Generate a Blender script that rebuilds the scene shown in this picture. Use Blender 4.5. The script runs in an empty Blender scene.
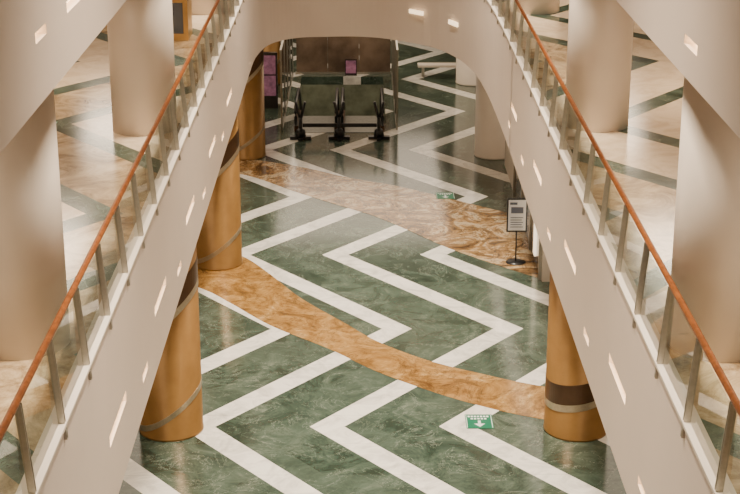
import bpy, bmesh, math, random
from mathutils import Vector
random.seed(3)
S=bpy.context.scene
COL=S.collection
# ------------------------------------------------------------------ materials
def newmat(name):
    m=bpy.data.materials.new(name); m.use_nodes=True
    nt=m.node_tree; b=nt.nodes['Principled BSDF']
    return m,nt,b
class N:
    def __init__(s,nt): s.nt=nt; s.pos=None
    def node(s,t,**k):
        n=s.nt.nodes.new(t)
        for a,v in k.items(): setattr(n,a,v)
        return n
    def link(s,a,b): s.nt.links.new(a,b)
    def setin(s,inp,v):
        if isinstance(v,bpy.types.NodeSocket): s.link(v,inp)
        else: inp.default_value=v
    def math(s,op,a,b=None,c=None):
        n=s.node('ShaderNodeMath',operation=op); s.setin(n.inputs[0],a)
        if b is not None: s.setin(n.inputs[1],b)
        if c is not None: s.setin(n.inputs[2],c)
        return n.outputs[0]
    def P(s):
        if s.pos is None: s.pos=s.node('ShaderNodeNewGeometry').outputs['Position']
        return s.pos
    def xyz(s):
        n=s.node('ShaderNodeSeparateXYZ'); s.link(s.P(),n.inputs[0]); return n.outputs
    def noise(s,scale,detail=6,dist=0.,rough=.55,vec=None):
        n=s.node('ShaderNodeTexNoise'); n.inputs['Scale'].default_value=scale
        n.inputs['Detail'].default_value=detail; n.inputs['Distortion'].default_value=dist
        n.inputs['Roughness'].default_value=rough
        s.link(vec if vec is not None else s.P(),n.inputs['Vector']); return n.outputs['Fac']
    def ramp(s,f,stops):
        n=s.node('ShaderNodeValToRGB'); r=n.color_ramp
        while len(r.elements)<len(stops): r.elements.new(.5)
        for e,(p,c) in zip(r.elements,stops): e.position=p; e.color=(*c,1)
        s.link(f,n.inputs[0]); return n.outputs[0]
    def mix(s,f,a,b):
        n=s.node('ShaderNodeMix',data_type='RGBA'); s.setin(n.inputs[0],f)
        for i,v in ((6,a),(7,b)):
            if isinstance(v,tuple): n.inputs[i].default_value=(*v,1)
            else: s.link(v,n.inputs[i])
        return n.outputs[2]
def simple(name,col,rough=.5,metal=0.,var=0.,vs=2.,emit=None,es=0.):
    m,nt,b=newmat(name); n=N(nt)
    b.inputs['Roughness'].default_value=rough; b.inputs['Metallic'].default_value=metal
    f=n.noise(vs,4)
    lo=tuple(c*(1-var) for c in col); hi=tuple(min(1,c*(1+var)) for c in col)
    n.link(n.ramp(f,[(.3,lo),(.7,hi)]),b.inputs['Base Color'])
    if emit:
        b.inputs['Emission Color'].default_value=(*emit,1); b.inputs['Emission Strength'].default_value=es
    return m
def green_c(n):
    f=n.noise(1.0,12,1.3,.72)
    base=n.ramp(f,[(.32,(.012,.022,.014)),(.44,(.032,.052,.037)),(.54,(.062,.092,.068)),(.65,(.120,.152,.114)),(.78,(.25,.28,.215))])
    v=n.noise(.6,10,1.8,.66)
    vein=n.math('LESS_THAN',n.math('ABSOLUTE',n.math('SUBTRACT',v,.5)),.004)
    c=n.mix(n.math('MULTIPLY',vein,.38),base,(.40,.43,.35))
    v2=n.noise(.6,10,2.4,.7)
    dv=n.math('LESS_THAN',n.math('ABSOLUTE',n.math('SUBTRACT',v2,.46)),.010)
    return n.mix(n.math('MULTIPLY',dv,.45),c,(.010,.017,.012))
def brown_c(n,light=False):
    f=n.noise(.9,13,2.2,.74)
    if light: st=[(.36,(.06,.03,.014)),(.44,(.21,.115,.045)),(.51,(.38,.225,.095)),(.58,(.62,.49,.31)),(.66,(.19,.14,.09))]
    else: st=[(.34,(.11,.050,.013)),(.43,(.23,.115,.030)),(.52,(.34,.185,.055)),(.60,(.43,.26,.095)),(.70,(.60,.44,.23))]
    c=n.ramp(f,st)
    v=n.noise(.7,11,2.6,.72)
    vein=n.math('LESS_THAN',n.math('ABSOLUTE',n.math('SUBTRACT',v,.52)),.014 if light else .009)
    return n.mix(n.math('MULTIPLY',vein,.7),c,(.055,.035,.022) if light else (.09,.045,.015))
def white_c(n,c1=(.50,.48,.44),c2=(.82,.79,.72)):
    f=n.noise(1.4,10,1.4,.68)
    return n.ramp(f,[(.30,c1),(.56,c2)])
def zig(n,x0,y0,sp,amp=3.9,half=5.0):
    x,y,z=n.xyz()
    t=n.math('PINGPONG',n.math('SUBTRACT',y,y0),half)
    t=n.math('MULTIPLY',t,amp/half)
    u=n.math('SUBTRACT',n.math('SUBTRACT',x,x0),t)
    u=n.math('ADD',u,sp*40)
    return u,n.math('MODULO',u,sp),x,y
def joints(n,x,y,s,c,w=.012,amt=.35):
    a=n.math('LESS_THAN',n.math('MODULO',n.math('ADD',y,200.),s),w)
    return n.mix(n.math('MULTIPLY',a,amt),c,(.05,.06,.05))
def mat_ground():
    m,nt,b=newmat('marble_zigzag_green'); n=N(nt)
    u,md,x,y=zig(n,-1.0,27.,2.46)
    st=n.math('LESS_THAN',md,.66)
    g=green_c(n)
    cell=n.node('ShaderNodeCombineXYZ'); n.link(n.math('FLOOR',n.math('DIVIDE',u,1.23)),cell.inputs[0]); n.link(n.math('FLOOR',n.math('DIVIDE',y,1.25)),cell.inputs[1])
    wn=n.node('ShaderNodeTexWhiteNoise'); n.link(cell.outputs[0],wn.inputs['Vector'])
    g2=n.mix(n.math('MULTIPLY',wn.outputs['Value'],.38),g,(.095,.130,.098))
    g2=joints(n,x,y,1.25,g2)
    w=joints(n,x,y,1.25,white_c(n),.014,.3)
    n.link(n.mix(st,g2,w),b.inputs['Base Color'])
    b.inputs['Roughness'].default_value=.14
    return m
def mat_upper():
    m,nt,b=newmat('marble_zigzag_cream'); n=N(nt)
    u,md,x,y=zig(n,-5.4,25.5,2.3)
    st=n.math('LESS_THAN',md,.52)
    cream=white_c(n,(.52,.39,.26),(.70,.56,.40))
    br=n.ramp(n.noise(1.1,12,1.6,.74),[(.34,(.11,.06,.025)),(.45,(.28,.19,.10)),(.56,(.46,.34,.20)),(.7,(.62,.50,.34))])
    cc=n.math('MODULO',n.math('FLOOR',n.math('DIVIDE',u,2.3)),3.)
    sel=n.math('LESS_THAN',cc,.5)
    near=n.math('LESS_THAN',y,20.3)
    sel=n.math('MAXIMUM',sel,n.math('MULTIPLY',near,n.math('LESS_THAN',cc,1.5)))
    c=n.mix(sel,cream,br)
    n.link(n.mix(st,c,green_c(n)),b.inputs['Base Color'])
    b.inputs['Roughness'].default_value=.18
    return m
def mat_brown(nm,light):
    m,nt,b=newmat(nm); n=N(nt); n.link(brown_c(n,light),b.inputs['Base Color']); b.inputs['Roughness'].default_value=.16; return m
def mat_colbrown():
    m,nt,b=newmat('column_bronze_lacquer'); n=N(nt)
    f=n.noise(3.,5)
    n.link(n.ramp(f,[(.3,(.27,.140,.038)),(.7,(.33,.175,.050))]),b.inputs['Base Color'])
    b.inputs['Roughness'].default_value=.36; b.inputs['Metallic'].default_value=.35
    return m
def mat_glass(nm,tint=(.80,.86,.82)):
    m=bpy.data.materials.new(nm); m.use_nodes=True; nt=m.node_tree; nt.nodes.clear()
    o=nt.nodes.new('ShaderNodeOutputMaterial'); t=nt.nodes.new('ShaderNodeBsdfTransparent'); g=nt.nodes.new('ShaderNodeBsdfGlossy')
    mx=nt.nodes.new('ShaderNodeMixShader'); fr=nt.nodes.new('ShaderNodeFresnel'); fr.inputs[0].default_value=1.35
    t.inputs[0].default_value=(*tint,1); g.inputs['Roughness'].default_value=.02
    nt.links.new(fr.outputs[0],mx.inputs[0]); nt.links.new(t.outputs[0],mx.inputs[1]); nt.links.new(g.outputs[0],mx.inputs[2]); nt.links.new(mx.outputs[0],o.inputs[0])
    return m
def mat_wood():
    m,nt,b=newmat('handrail_wood'); n=N(nt)
    f=n.noise(14.,5,.5)
    n.link(n.ramp(f,[(.3,(.12,.032,.006)),(.7,(.24,.075,.015))]),b.inputs['Base Color']); b.inputs['Roughness'].default_value=.4
    b.inputs['Specular IOR Level'].default_value=.25
    return m
M_ground=mat_ground(); M_upper=mat_upper()
M_br1=mat_brown('marble_honey_brown',False); M_br2=mat_brown('marble_breccia_brown',True)
M_colb=mat_colbrown()
M_white=simple('plaster_white',(.66,.58,.49),.55,var=.03)
M_fascia=simple('fascia_paint',(.64,.54,.455),.5,var=.03,vs=.6)
M_col=simple('column_white_paint',(.74,.65,.55),.4,var=.03)
M_glass=mat_glass('railing_glass'); M_wood=mat_wood()
M_glass2=mat_glass('escalator_glass',(.7,.7,.65))
M_steel=simple('brushed_steel',(.44,.41,.35),.35,metal=.8,var=.1,vs=20)
M_strap=simple('bronze_trim_strip',(.44,.36,.25),.35,metal=.6,var=.1,vs=20)
M_dark=simple('black_rubber',(.012,.012,.014),.35,var=.2)
M_dkbr=simple('dark_bronze_band',(.085,.042,.018),.35,metal=.4,var=.3)
M_bronze=simple('bronze_mirror_panel',(.22,.155,.11),.2,metal=.35,var=.4,vs=1.2)
M_lamp=simple('slot_light_lens',(1,.85,.6),.5,emit=(1,.70,.40),es=11.)
M_sg=simple('sign_green_vinyl',(.0,.15,.075),.4,var=.05)
M_sw=simple('sign_white_vinyl',(.85,.88,.85),.4,var=.02)
M_paper=simple('poster_paper',(.66,.66,.68),.5,var=.06)
M_ink=simple('poster_ink',(.10,.11,.15),.5,var=.1)
M_mag=simple('magenta_lightbox',(.24,.10,.15),.4,var=.7,vs=5,emit=(.5,.20,.30),es=.15)
M_dkglass=simple('shopfront_dark_glass',(.035,.03,.03),.1,var=.3)
M_wall=simple('wall_plaster',(.50,.41,.32),.6,var=.05,vs=.5)
M_well=simple('well_lining_green',(.22,.24,.17),.3,var=.4)
M_step=simple('escalator_step_metal',(.18,.18,.16),.4,metal=.6,var=.2,vs=8)
M_gold=simple('gold_shop_fitting',(.50,.28,.08),.3,metal=.5,var=.2)
# ------------------------------------------------------------------ helpers
def obj(name,bm,mat,parent=None,smooth=False):
    me=bpy.data.meshes.new(name); bm.normal_update(); bm.to_mesh(me); bm.free()
    for mm in (mat if isinstance(mat,list) else [mat]): me.materials.append(mm)
    if smooth:
        for p in me.polygons: p.use_smooth=True
    o=bpy.data.objects.new(name,me); COL.objects.link(o)
    if parent: o.parent=parent
    return o
def empty(name,loc=(0,0,0)):
    e=bpy.data.objects.new(name,None); e.location=loc; COL.objects.link(e); return e
def box(bm,x0,x1,y0,y1,z0,z1,mi=0):
    v=[bm.verts.new((x,y,z)) for z in (z0,z1) for x,y in ((x0,y0),(x1,y0),(x1,y1),(x0,y1))]
    fs=[(3,2,1,0),(4,5,6,7),(0,1,5,4),(1,2,6,5),(2,3,7,6),(3,0,4,7)]
    for f in fs:
        q=bm.faces.new([v[i] for i in f]); q.material_index=mi
def obox(bm,c,t,nrm,L,W,z0,z1,mi=0,lean=0.):
    c=Vector(c);v=[]
    for z,sh in ((z0,0),(z1,lean)):
        for a,b in ((-1,-1),(1,-1),(1,1),(-1,1)):
            p=c+t*(a*L/2)+nrm*(b*W/2+sh); v.append(bm.verts.new((p.x,p.y,z)))
    for f in [(3,2,1,0),(4,5,6,7),(0,1,5,4),(1,2,6,5),(2,3,7,6),(3,0,4,7)]:
        q=bm.faces.new([v[i] for i in f]); q.material_index=mi
def lathe(bm,prof,cx,cy,seg=48,mi=0):
    rings=[[bm.verts.new((cx+r*math.cos(2*math.pi*k/seg),cy+r*math.sin(2*math.pi*k/seg),z)) for k in range(seg)] for r,z in prof]
    for a,b in zip(rings,rings[1:]):
        for k in range(seg):
            f=bm.faces.new((a[k],a[(k+1)%seg],b[(k+1)%seg],b[k])); f.material_index=mi; f.smooth=True
    for r,fl in ((rings[0],True),(rings[-1],False)):
        f=bm.faces.new(r[::-1] if fl else r); f.material_index=mi
def catmull(P,n=8):
    out=[]; Q=[P[0]]+list(P)+[P[-1]]
    for i in range(1,len(Q)-2):
        a,b,c,d=[Vector(q) for q in Q[i-1:i+3]]
        for k in range(n):
            t=k/n
            out.append(.5*((2*b)+(c-a)*t+(2*a-5*b+4*c-d)*t*t+(3*b-a-3*c+d)*t**3))
    out.append(Vector(P[-1])); return out
def resample(P,step):
    P=[Vector(p) for p in P]
    L=[0.]
    for a,b in zip(P,P[1:]): L.append(L[-1]+(b-a).length)
    n=max(1,round(L[-1]/step)); res=[]
    j=0
    for i in range(n+1):
        s=L[-1]*i/n
        while j<len(P)-2 and L[j+1]<s: j+=1
        t=(s-L[j])/(L[j+1]-L[j]); p=P[j].lerp(P[j+1],t); res.append((p,(P[j+1]-P[j]).normalized()))
    return res
def tube(bm,pts,r,seg=10,mi=0):
    pts=[Vector(p) for p in pts]; rings=[]
    for i,p in enumerate(pts):
        t=(pts[min(i+1,len(pts)-1)]-pts[max(i-1,0)]).normalized()
        up=Vector((0,0,1)) if abs(t.z)<.95 else Vector((0,1,0))
        a=t.cross(up).normalized(); b=a.cross(t).normalized()
        rings.append([bm.verts.new(p+a*r*math.cos(2*math.pi*k/seg)+b*r*math.sin(2*math.pi*k/seg)) for k in range(seg)])
    for x,y in zip(rings,rings[1:]):
        for k in range(seg):
            f=bm.faces.new((x[k],x[(k+1)%seg],y[(k+1)%seg],y[k])); f.smooth=True; f.material_index=mi
    f=bm.faces.new(rings[0][::-1]); f.material_index=mi; f=bm.faces.new(rings[-1]); f.material_index=mi
# ------------------------------------------------------------------ atrium opening outline
XL,XR=-2.88,3.12
corner=catmull([(XL,36),(XL,39.5),(-2.83,41.6),(-2.55,43.2),(-1.9,44.05),(-1.0,44.25),(0,44.25),(.9,43.8),(2.1,42.5),(2.8,40.2),(3.06,37),(XR,33)],6)
def outline(y0): return [Vector((XL,y0))]+corner+[Vector((XR,y0))]
WX=10.5; YB=74.
Z2=6.3; Z2B=4.1; Z3=11.7; Z3B=9.5
def slab(name,y0,z0,z1,mat,parent=None,skip_straight=False,extra=None):
    bm=bmesh.new()
    pts=[Vector((-WX,YB)),Vector((-WX,y0))]+outline(y0)+[Vector((WX,y0)),Vector((WX,YB))]
    a=[bm.verts.new((p.x,p.y,z0)) for p in pts]; b=[bm.verts.new((p.x,p.y,z1)) for p in pts]
    n=len(pts); bm.faces.new(a[::-1]); bm.faces.new(b)
    for i in range(n):
        if skip_straight and i in (2,n-4): continue
        bm.faces.new((a[i],a[(i+1)%n],b[(i+1)%n],b[i]))
    if extra: extra(bm)
    return obj(name,bm,mat,parent)
# ------------------------------------------------------------------ ground floor (with escalator well)
HX0,HX1,HY0,HY1=-2.25,.80,50.4,57.4
bm=bmesh.new()
for a in ((-WX,WX,4,HY0),(-WX,HX0,HY0,HY1),(HX1,WX,HY0,HY1),(-WX,WX,HY1,YB)):
    box(bm,a[0],a[1],a[2],a[3],-.3,0)
obj('floor',bm,M_ground)
def band(name,up,lo,mat,z=.006):
    U=catmull(up,8); L=catmull(lo,8)
    U=[p for p,_ in resample(U,.35)]
    Ls=[Vector(p) for p in L]; tot=sum((b-a).length for a,b in zip(Ls,Ls[1:]))
    L=[p for p,_ in resample(L,tot/(len(U)-1))]
    m=min(len(U),len(L)); bm=bmesh.new()
    u=[bm.verts.new((p.x,p.y,z)) for p in U[:m]]; l=[bm.verts.new((p.x,p.y,z)) for p in L[:m]]
    for i in range(m-1): bm.faces.new((l[i],l[i+1],u[i+1],u[i]))
    r=bmesh.ops.extrude_face_region(bm,geom=bm.faces[:])
    for v in [g for g in r['geom'] if isinstance(g,bmesh.types.BMVert)]: v.co.z=.001
    bmesh.ops.recalc_face_normals(bm,faces=bm.faces)
    return obj(name,bm,mat)
band('floor_inlay_band',[(-9.5,43),(-6.5,40.2),(-4.3,38.3),(-3.0,36.9),(-2.3,35.7),(-1.41,33.9),(-.36,32.3),(.37,31.2),(1.44,30.15),(2.44,29.5),(3.64,28.85),(6,28),(9.5,27.4)],
     [(-9.5,39.5),(-6.5,37),(-3.91,34.7),(-3.02,33.6),(-2.02,32.2),(-.66,30.8),(.19,29.75),(1.18,28.8),(2.14,28.05),(3.48,27.3),(6,26.5),(9.5,25.9)],M_br1)
band('floor_inlay_band',[(-9.5,49.5),(-6,47.3),(-3.71,46.1),(-1.83,45.05),(-.47,43.95),(.84,43.15),(1.95,42.25),(3.92,40.5),(6,39),(9.5,37)],
     [(-9.5,47.3),(-6,45.5),(-3.57,44.3),(-2.03,42.65),(-.86,41.4),(.24,40.3),(1.03,39.25),(2.02,37.75),(2.96,36.6),(4.41,35.1),(6,33.8),(9.5,32)],M_br2)
# ------------------------------------------------------------------ slabs with recessed slot lights
def slotted_slab(name,y0,z0,z1,slots):
    D=.12
    def extra(bm):
        for side,x,yend in ((-1,XL,36.),(1,XR,33.)):
            sl=sorted([s for s in slots if s[0]==side and s[1]+s[3]/2<yend],key=lambda s:s[1])
            xi=x+side*D
            def quad(p):
                q=bm.faces.new([bm.verts.new(c) for c in p]); return q
            y=y0
            for (_,yc,zc,L,h) in sl:
                ya,yb=yc-L/2,yc+L/2; za,zb=zc-h/2,zc+h/2
                quad([(x,y,z0),(x,ya,z0),(x,ya,z1),(x,y,z1)])
                quad([(x,ya,z0),(x,yb,z0),(x,yb,za),(x,ya,za)])
                quad([(x,ya,zb),(x,yb,zb),(x,yb,z1),(x,ya,z1)])
                quad([(x,ya,za),(x,yb,za),(xi,yb,za),(xi,ya,za)])
                quad([(x,ya,zb),(x,yb,zb),(xi,yb,zb),(xi,ya,zb)])
                quad([(x,ya,za),(x,ya,zb),(xi,ya,zb),(xi,ya,za)])
                quad([(x,yb,za),(x,yb,zb),(xi,yb,zb),(xi,yb,za)])
                y=yb
            quad([(x,y,z0),(x,yend,z0),(x,yend,z1),(x,y,z1)])
    s=slab(name,y0,z0,z1,M_fascia,None,True,extra)
    bm=bmesh.new()
    for (side,y,z,L,h) in slots:
        x=XL-.116 if side<0 else XR+.116
        box(bm,x-.004,x+.004,y-L/2+.002,y+L/2-.002,z-h/2+.002,z+h/2-.002)
    obj('slot_lights',bm,M_lamp,s)
    return s
sl=[]
for k in range(6):
    sl.append((-1,12.7+4.1*k,4.95,1.3,.14))
    if k<5: sl.append((-1,15.0+4.1*k,4.55,.5,.12))
    if k<5: sl.append((1,13.0+4.55*k,5.12,1.3,.14)); sl.append((1,15.6+4.55*k if k<4 else 32,4.62,.5,.12))
slab2=slotted_slab('slab_upper_storey',7.5,Z2B,Z2,sl)
sl=[(-1,10.,10.1,1.2,.11),(-1,13.9,10.1,.5,.1),(-1,15.8,10.1,1.2,.11),(-1,20.5,10.1,1.2,.1),(1,10.2,10.05,1.2,.11),(1,14.6,9.85,.6,.1),(1,17.5,10.1,1.2,.1),(-1,6.,10.1,1.,.1),(1,6.4,10.1,1.,.1)]
slab3=slotted_slab('slab_top_storey',4.0,Z3B,Z3,sl)
slab('floor_upper',7.5,Z2+.001,Z2+.012,M_upper)
M_lamp2=simple('slot_light_lens_soft',(1,.85,.6),.5,emit=(1,.74,.46),es=2.2)
bm=bmesh.new()
for px,py,ang in ((1.52,43.13,-49),(2.46,41.48,-68)):
    a=math.radians(ang); t=Vector((math.cos(a),math.sin(a))); nn=Vector((-t.y,t.x))
    obox(bm,(px,py),t,nn,.55,.05,4.95,5.06)
obj('slot_lights_bridge',bm,M_lamp2,slab2)
def sweep(name,path,off0,off1,z0,z1,mat,parent=None):
    P=resample(path,.5); bm=bmesh.new(); R=[]
    for i,(p,t) in enumerate(P):
        if 0<i<len(P)-1: t=(P[i+1][0]-P[i-1][0]).normalized()
        nn=Vector((-t.y,t.x))
        a=p+nn*off0; b=p+nn*off1
        R.append([bm.verts.new((a.x,a.y,z0)),bm.verts.new((b.x,b.y,z0)),bm.verts.new((b.x,b.y,z1)),bm.verts.new((a.x,a.y,z1))])
    for r,s in zip(R,R[1:]):
        for k in range(4): bm.faces.new((r[k],r[(k+1)%4],s[(k+1)%4],s[k]))
    bm.faces.new(R[0][::-1]); bm.faces.new(R[-1])
    bmesh.ops.recalc_face_normals(bm,faces=bm.faces)
    return obj(name,bm,mat,parent)
def rail(y0,zf):
    root=empty('glass_railing')
    path=outline(y0)
    zt=zf+.93
    sweep('kerb',path,-.03,.16,zf+.012,zf+.05,M_white,root)
    P=resample(path,.4); bm=bmesh.new(); R=[]
    def nrm(P,i):
        t=(P[min(i+1,len(P)-1)][0]-P[max(i-1,0)][0]).normalized(); return t,Vector((-t.y,t.x))
    for i,(p,_) in enumerate(P):
        t,nn=nrm(P,i)
        a=p+nn*.035; b=p+nn*.085
        R.append((bm.verts.new((a.x,a.y,zf-.05)),bm.verts.new((b.x,b.y,zt-.09))))
    for r,s in zip(R,R[1:]): bm.faces.new((r[0],s[0],s[1],r[1]))
    obj('glass_panels',bm,M_glass,root)
    bm=bmesh.new(); tube(bm,[((p+nrm(P,i)[1]*.085).x,(p+nrm(P,i)[1]*.085).y,zt) for i,(p,_) in enumerate(P)],.034,12)
    obj('handrail',bm,M_wood,root)
    Q=resample(path,1.42)
    bm=bmesh.new()
    for i,(p,_) in enumerate(Q):
        t,nn=nrm(Q,i)
        for s in (-1,1):
            obox(bm,p+t*s*.022,t,nn,.012,.065,zf-.12,zt-.03,lean=.085)
        obox(bm,p,t,nn,.05,.05,zf-.10,zf-.02)
    obj('posts',bm,M_steel,root)
rail(8.0,Z2); rail(4.2,Z3)
# ------------------------------------------------------------------ columns
def ringband(bm,cx,cy,r0,r1,z0,amp,ph,h,mi,seg=64):
    R=[]
    for k in range(seg):
        th=2*math.pi*k/seg; z=z0+amp*math.sin(th+ph); c,s=math.cos(th),math.sin(th)
        R.append([bm.verts.new((cx+r*c,cy+r*s,zz)) for r,zz in ((r0,z),(r1,z),(r1,z+h),(r0,z+h))])
    for k in range(seg):
        a,b=R[k],R[(k+1)%seg]
        for j in range(4):
            f=bm.faces.new((a[j],b[j],b[(j+1)%4],a[(j+1)%4])); f.material_index=mi; f.smooth=False
def lower_col(cx,cy,mat,bands):
    e=empty('clad_column',(cx,cy,0))
    bm=bmesh.new(); lathe(bm,[(.61,0.001),(.61,.04),(.6,.05),(.6,Z2B-.002)],0,0); obj('shaft',bm,mat,e)
    if bands:
        bm=bmesh.new()
        for z0,amp,ph,h in bands:
            if h>.2:
                ringband(bm,0,0,.59,.606,z0,amp,ph,h,1)
                ringband(bm,0,0,.59,.608,z0-.14,amp*1.0,ph,.14,0)
            else: ringband(bm,0,0,.59,.606,z0,amp,ph,h,0)
        obj('straps',bm,[M_strap,M_dkbr],e)
for cx,cy in ((-3.6,17.),(-3.62,26.95),(-3.56,36.4),(-3.56,46.4),(-3.56,56.4)):
    lower_col(cx,cy,M_colb,[(.50,.42,1.3,.12),(2.55,.5,1.3,.42)])
for cy in (17.,26.9): lower_col(4.05,cy,M_colb,[(.80,.12,1.3,.40)])
for cy in (46.4,56.4): lower_col(4.07,cy,M_col,None)
for cx,cy in ((-3.73,15.85),(-3.60,25.2),(-3.66,36.1),(-3.74,46.4),(-3.74,56.4),(3.86,15.75),(3.93,25.4),(4.07,36.1),(4.07,46.4),(4.07,56.4)):
    for z0,z1 in ((Z2+.014,Z3B-.002),(Z3+.002,17.)):
        bm=bmesh.new(); lathe(bm,[(.53,0),(.53,z1-z0)],0,0)
        o=obj('round_column',bm,M_col); o.location=(cx,cy,z0)
# ------------------------------------------------------------------ walls and ceiling
def wallbox(name,*a,mat=M_wall):
    bm=bmesh.new(); box(bm,*a); return obj(name,bm,mat)
wallbox('wall_left',-WX-.3,-WX-.002,4,YB,-.3,17)
wallbox('wall_right',WX+.002,WX+.3,4,YB,-.3,17)
wallbox('wall_back',-WX-.3,WX+.3,YB+.002,YB+.3,-.3,17)
bm=bmesh.new(); box(bm,-WX-.3,WX+.3,-6,YB+.3,17.002,17.3); obj('ceiling',bm,M_white)
# right-hand ground shopfront
e=empty('shopfront')
bm=bmesh.new()
box(bm,4.30,4.6,35.0,45.3,0.001,4.09); obj('shop_wall',bm,M_white,e)
bm=bmesh.new()
for y in (35.2,37.4,39.6): box(bm,4.26,4.299,y,y+2.0,.05,2.7)
obj('shop_glazing',bm,M_dkglass,e)
bm=bmesh.new()
for y in (35.1,37.3,39.5,41.7): box(bm,4.22,4.298,y,y+.08,0.002,2.78)
box(bm,4.22,4.298,35.1,41.8,2.70,2.80); obj('shop_frame',bm,M_steel,e)
bm=bmesh.new(); box(bm,4.21,4.259,36.0,36.3,.3,2.3); obj('shop_lit_doorway',bm,simple('shop_lit_doorway_glow',(1,.9,.7),.5,emit=(1,.8,.55),es=2.),e)  # emissive strip standing in for the lit shop doorway
# ------------------------------------------------------------------ poster stand
e=empty('poster_stand',(3.80,36.4,0))
bm=bmesh.new(); lathe(bm,[(.24,.007),(.24,.02),(.05,.035)],0,0,24); tube(bm,[(0,0,.03),(0,0,.95)],.018,8)
box(bm,-.25,.25,-.02,.02,.80,1.66); obj('frame',bm,M_dark,e)
bm=bmesh.new(); box(bm,-.215,.215,-.026,-.021,.84,1.62); obj('poster',bm,M_paper,e)
bm=bmesh.new()
box(bm,-.18,.0,-.030,-.027,1.50,1.56); box(bm,-.15,.15,-.030,-.027,1.28,1.44)
for i in range(5): box(bm,-.16,.15-.03*(i%2),-.030,-.027,.92+.06*i,.94+.06*i)
obj('print',bm,M_ink,e)
# ------------------------------------------------------------------ floor signs
def floor_sign(x,y,z,w,h):
    e=empty('floor_sign',(x,y,z))
    bm=bmesh.new(); box(bm,-w/2,w/2,-h/2,h/2,0,.003); obj('base',bm,M_sg,e)
    bm=bmesh.new()
    def q(pts):
        bm.faces.new([bm.verts.new((px*w,py*h,.0045)) for px,py in pts])
    q([(-.05,.05),(.05,.05),(.05,-.2),(-.05,-.2)][::-1]); q([(0,-.40),(.2,-.17),(-.2,-.17)])
    for i in range(7): q([(-.4+i*.115,.3),(-.32+i*.115,.3),(-.32+i*.115,.4),(-.4+i*.115,.4)])
    for i in range(5): q([(-.3+i*.125,.14),(-.22+i*.125,.14),(-.22+i*.125,.23),(-.3+i*.125,.23)])
    for a,b in ((-.47,-.45),(.45,.47)): q([(a,-.46),(b,-.46),(b,.46),(a,.46)])
    obj('lettering',bm,M_sw,e)
floor_sign(2.24,27.2,.007,.52,.62); floor_sign(2.35,42.05,.007,.52,.6); floor_sign(-5.3,25.4,Z2+.013,.34,.5); floor_sign(5.35,22.1,Z2+.013,.34,.5)
# ------------------------------------------------------------------ escalators (descending)
def escalator(x0,x1):
    e=empty('escalator')
    sl=math.tan(math.radians(30)); y0=HY0+.02
    def zc(y):
        return 0 if y<y0+.9 else -(y-y0-.9)*sl
    bm=bmesh.new(); box(bm,x0+.16,x1-.16,y0-1.3,y0+.9,-.05,.012); obj('comb_plate',bm,M_step,e)
    bm=bmesh.new(); y=y0+.9; z=0
    while y<HY1-.15:
        z-=.4*sl; box(bm,x0+.16,x1-.16,y+.003,y+.4,z-.4,z)
        for k in range(10):
            xx=x0+.2+(x1-x0-.4)*k/9.; box(bm,xx-.012,xx+.012,y+.01,y+.39,z,z+.012)
        y+=.4
    obj('steps',bm,M_step,e)
    bs=bmesh.new(); bg=bmesh.new(); bh=bmesh.new()
    for x in (x0+.08,x1-.08):
        ys=[y0-1.25,y0-.2,y0+.9,HY1-.1]
        for a,b in zip(ys,ys[1:]):
            za,zb=zc(a),zc(b)
            v=[]
            for xx in (x-.07,x+.07):
                for (yy,zz) in ((a,za-.3 if a>y0 else .013),(b,zb-.3 if b>y0 else .013),(b,zb+.22),(a,za+.22)): v.append(bs.verts.new((xx,yy,zz)))
            for f in ((0,1,2,3),(7,6,5,4),(0,4,5,1),(1,5,6,2),(2,6,7,3),(3,7,4,0)): bs.faces.new([v[i] for i in f])
            w=[bg.verts.new((x,yy,zz)) for yy,zz in ((a,za+.22),(b,zb+.22),(b,zb+.92),(a,za+.92))]
            bg.faces.new(w)
        pts=[(x,y0-.9,.25),(x,y0-1.25,.27)]
        for k in range(9):
            t=math.radians(-90-180*k/8); pts.append((x,y0-1.3+.34*math.cos(t),.61+.34*math.sin(t)))
        pts+=[(x,y0-.2,.95),(x,y0+.9,.95),(x,HY1-.1,zc(HY1-.1)+.95)]
        tube(bh,pts,.05,10)
    bmesh.ops.recalc_face_normals(bs,faces=bs.faces)
    obj('skirts',bs,M_dkbr,e); obj('balustrade_glass',bg,M_glass2,e); obj('handrails',bh,M_dark,e)
escalator(-2.2,-.74); escalator(-.71,.75)
# closing barriers across the escalator landings
def barrier(x):
    e=empty('barrier_stand',(x,HY0-2.1,0))
    bm=bmesh.new()
    tube(bm,[(0,0,.05),(0,0,.72)],.06,10)
    tube(bm,[(0,0,.62),(-.15,0,1.22)],.045,8); tube(bm,[(0,0,.62),(.15,0,1.22)],.045,8)
    box(bm,-.34,.34,-.10,.10,.008,.10); box(bm,-.07,.07,-.3,.3,.008,.09)
    lathe(bm,[(.17,.10),(.14,.3),(.065,.36)],0,0,16)
    obj('stand',bm,M_dark,e)
for x in (-1.95,-.72,.55): barrier(x)
e=empty('barrier_rail',(0,HY0-2.1,0))
bm=bmesh.new()
box(bm,-1.88,-.79,-.02,.02,.40,.52); box(bm,-.65,.48,-.02,.02,.40,.52); obj('bar',bm,M_dark,e)
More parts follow.
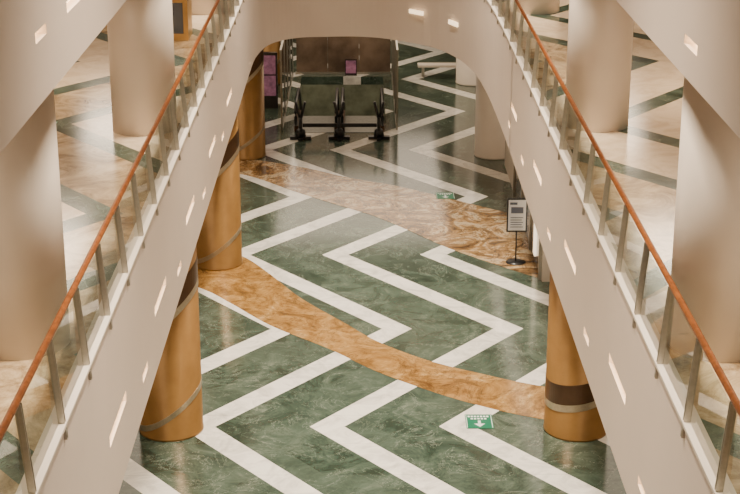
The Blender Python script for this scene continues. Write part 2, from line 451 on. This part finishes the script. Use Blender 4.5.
# well lining + guard
e=empty('escalator_well_guard')
bm=bmesh.new()
box(bm,HX0-.1,HX0-.002,HY0,HY1,-5,-.301); box(bm,HX1+.002,HX1+.1,HY0,HY1,-5,-.301); box(bm,HX0,HX1,HY1+.002,HY1+.1,-5,-.301); box(bm,HX0,HX1,HY0,HY1,-5.1,-5)
obj('well_lining',bm,M_well,e)
bm=bmesh.new(); bs=bmesh.new()
for x in (HX0-.35,HX1+.35):
    box(bm,x-.008,x+.008,HY0-1.,HY1+.4,.05,2.6)
    box(bs,x-.03,x+.03,HY0-1.,HY1+.4,2.6,2.66); box(bs,x-.03,x+.03,HY0-1.,HY1+.4,.002,.06)
    for k in range(5):
        y=HY0-1.+k*(HY1-HY0+1.35)/4; box(bs,x-.03,x+.03,y,y+.05,.05,2.6)
obj('guard_glass',bm,M_glass2,e); obj('guard_frame',bs,M_steel,e)
e=empty('bronze_screen')
bm=bmesh.new()
for k in range(3): box(bm,-2.45+k*1.18,-2.45+k*1.18+1.17,HY1+.45,HY1+.55,.08,4.0)
obj('panels',bm,M_bronze,e)
bm=bmesh.new(); box(bm,-2.5,1.12,HY1+.43,HY1+.57,.002,.08); obj('plinth',bm,M_steel,e)
e=empty('advertising_display',(-3.12,52.5,0))
bm=bmesh.new(); box(bm,-.30,.24,-.08,.08,.002,1.95); obj('housing',bm,M_dkglass,e)
bm=bmesh.new(); box(bm,-.24,.18,-.09,-.081,.45,1.15); box(bm,-.24,.18,-.09,-.081,1.2,1.85); obj('screen',bm,M_mag,e)
e=empty('advertising_display',(-.40,HY1+.2,0))
bm=bmesh.new(); box(bm,-.22,.22,-.04,.04,.002,.62); obj('housing',bm,M_dkglass,e)
bm=bmesh.new(); box(bm,-.19,.19,-.05,-.041,.10,.58); obj('screen',bm,M_mag,e)
e=empty('bench',(3.0,57.5,0))
bm=bmesh.new(); box(bm,-.9,.9,-.25,.25,.38,.46); obj('seat',bm,M_white,e)
bm=bmesh.new()
for x in (-.7,.7): box(bm,x-.05,x+.05,-.2,.2,.002,.38)
obj('legs',bm,M_steel,e)
e=empty('display_kiosk',(-4.15,33.0,Z2+.013))
bm=bmesh.new(); box(bm,-.5,.5,-.4,.4,0,.9); box(bm,-.55,.55,-.45,.45,.9,.95); box(bm,-.5,-.44,-.4,-.34,.95,2.3); box(bm,.44,.5,-.4,-.34,.95,2.3); box(bm,-.55,.55,-.45,.45,2.3,2.5)
obj('cabinet',bm,M_gold,e)
bm=bmesh.new(); box(bm,-.4,.4,-.42,-.401,.15,.8); obj('showcase',bm,M_dkglass,e)
# ------------------------------------------------------------------ lighting
w=bpy.data.worlds.new('w'); S.world=w; w.use_nodes=True
w.node_tree.nodes['Background'].inputs[0].default_value=(1,.82,.64,1); w.node_tree.nodes['Background'].inputs[1].default_value=.10
def area(name,loc,sx,sy,power,col=(1,.82,.62),rot=(0,0,0),spread=180):
    l=bpy.data.lights.new(name,'AREA'); l.shape='RECTANGLE'; l.size=sx; l.size_y=sy; l.energy=power; l.color=col
    l.spread=math.radians(spread)
    o=bpy.data.objects.new(name,l); o.location=loc; o.rotation_euler=rot; COL.objects.link(o); return o
for y in (16,26,36):
    area('atrium_fill_light',(0,y,16.9),1.6,3,960,(1,.86,.69),spread=70)  # overhead fill lamps, added out of view to brighten the atrium
for sx in (-1,1):
    area('ceiling_light_ground',(sx*5.2,34,4.05),2.5,46,720)
    for y in (12,20,28,37): area('ceiling_light_upper',(sx*6.0,y,9.45),1.5,2.5,240)
area('ceiling_light_concourse',(0,57,4.05),6,14,620)
# ------------------------------------------------------------------ camera
cam=bpy.data.cameras.new('camera'); co=bpy.data.objects.new('camera',cam); COL.objects.link(co)
cam.sensor_width=36; cam.lens=1560/740*36; cam.clip_end=300
co.location=(0,0,12.8); co.rotation_euler=(math.radians(90-18.8),0,math.radians(-.313))
S.camera=co
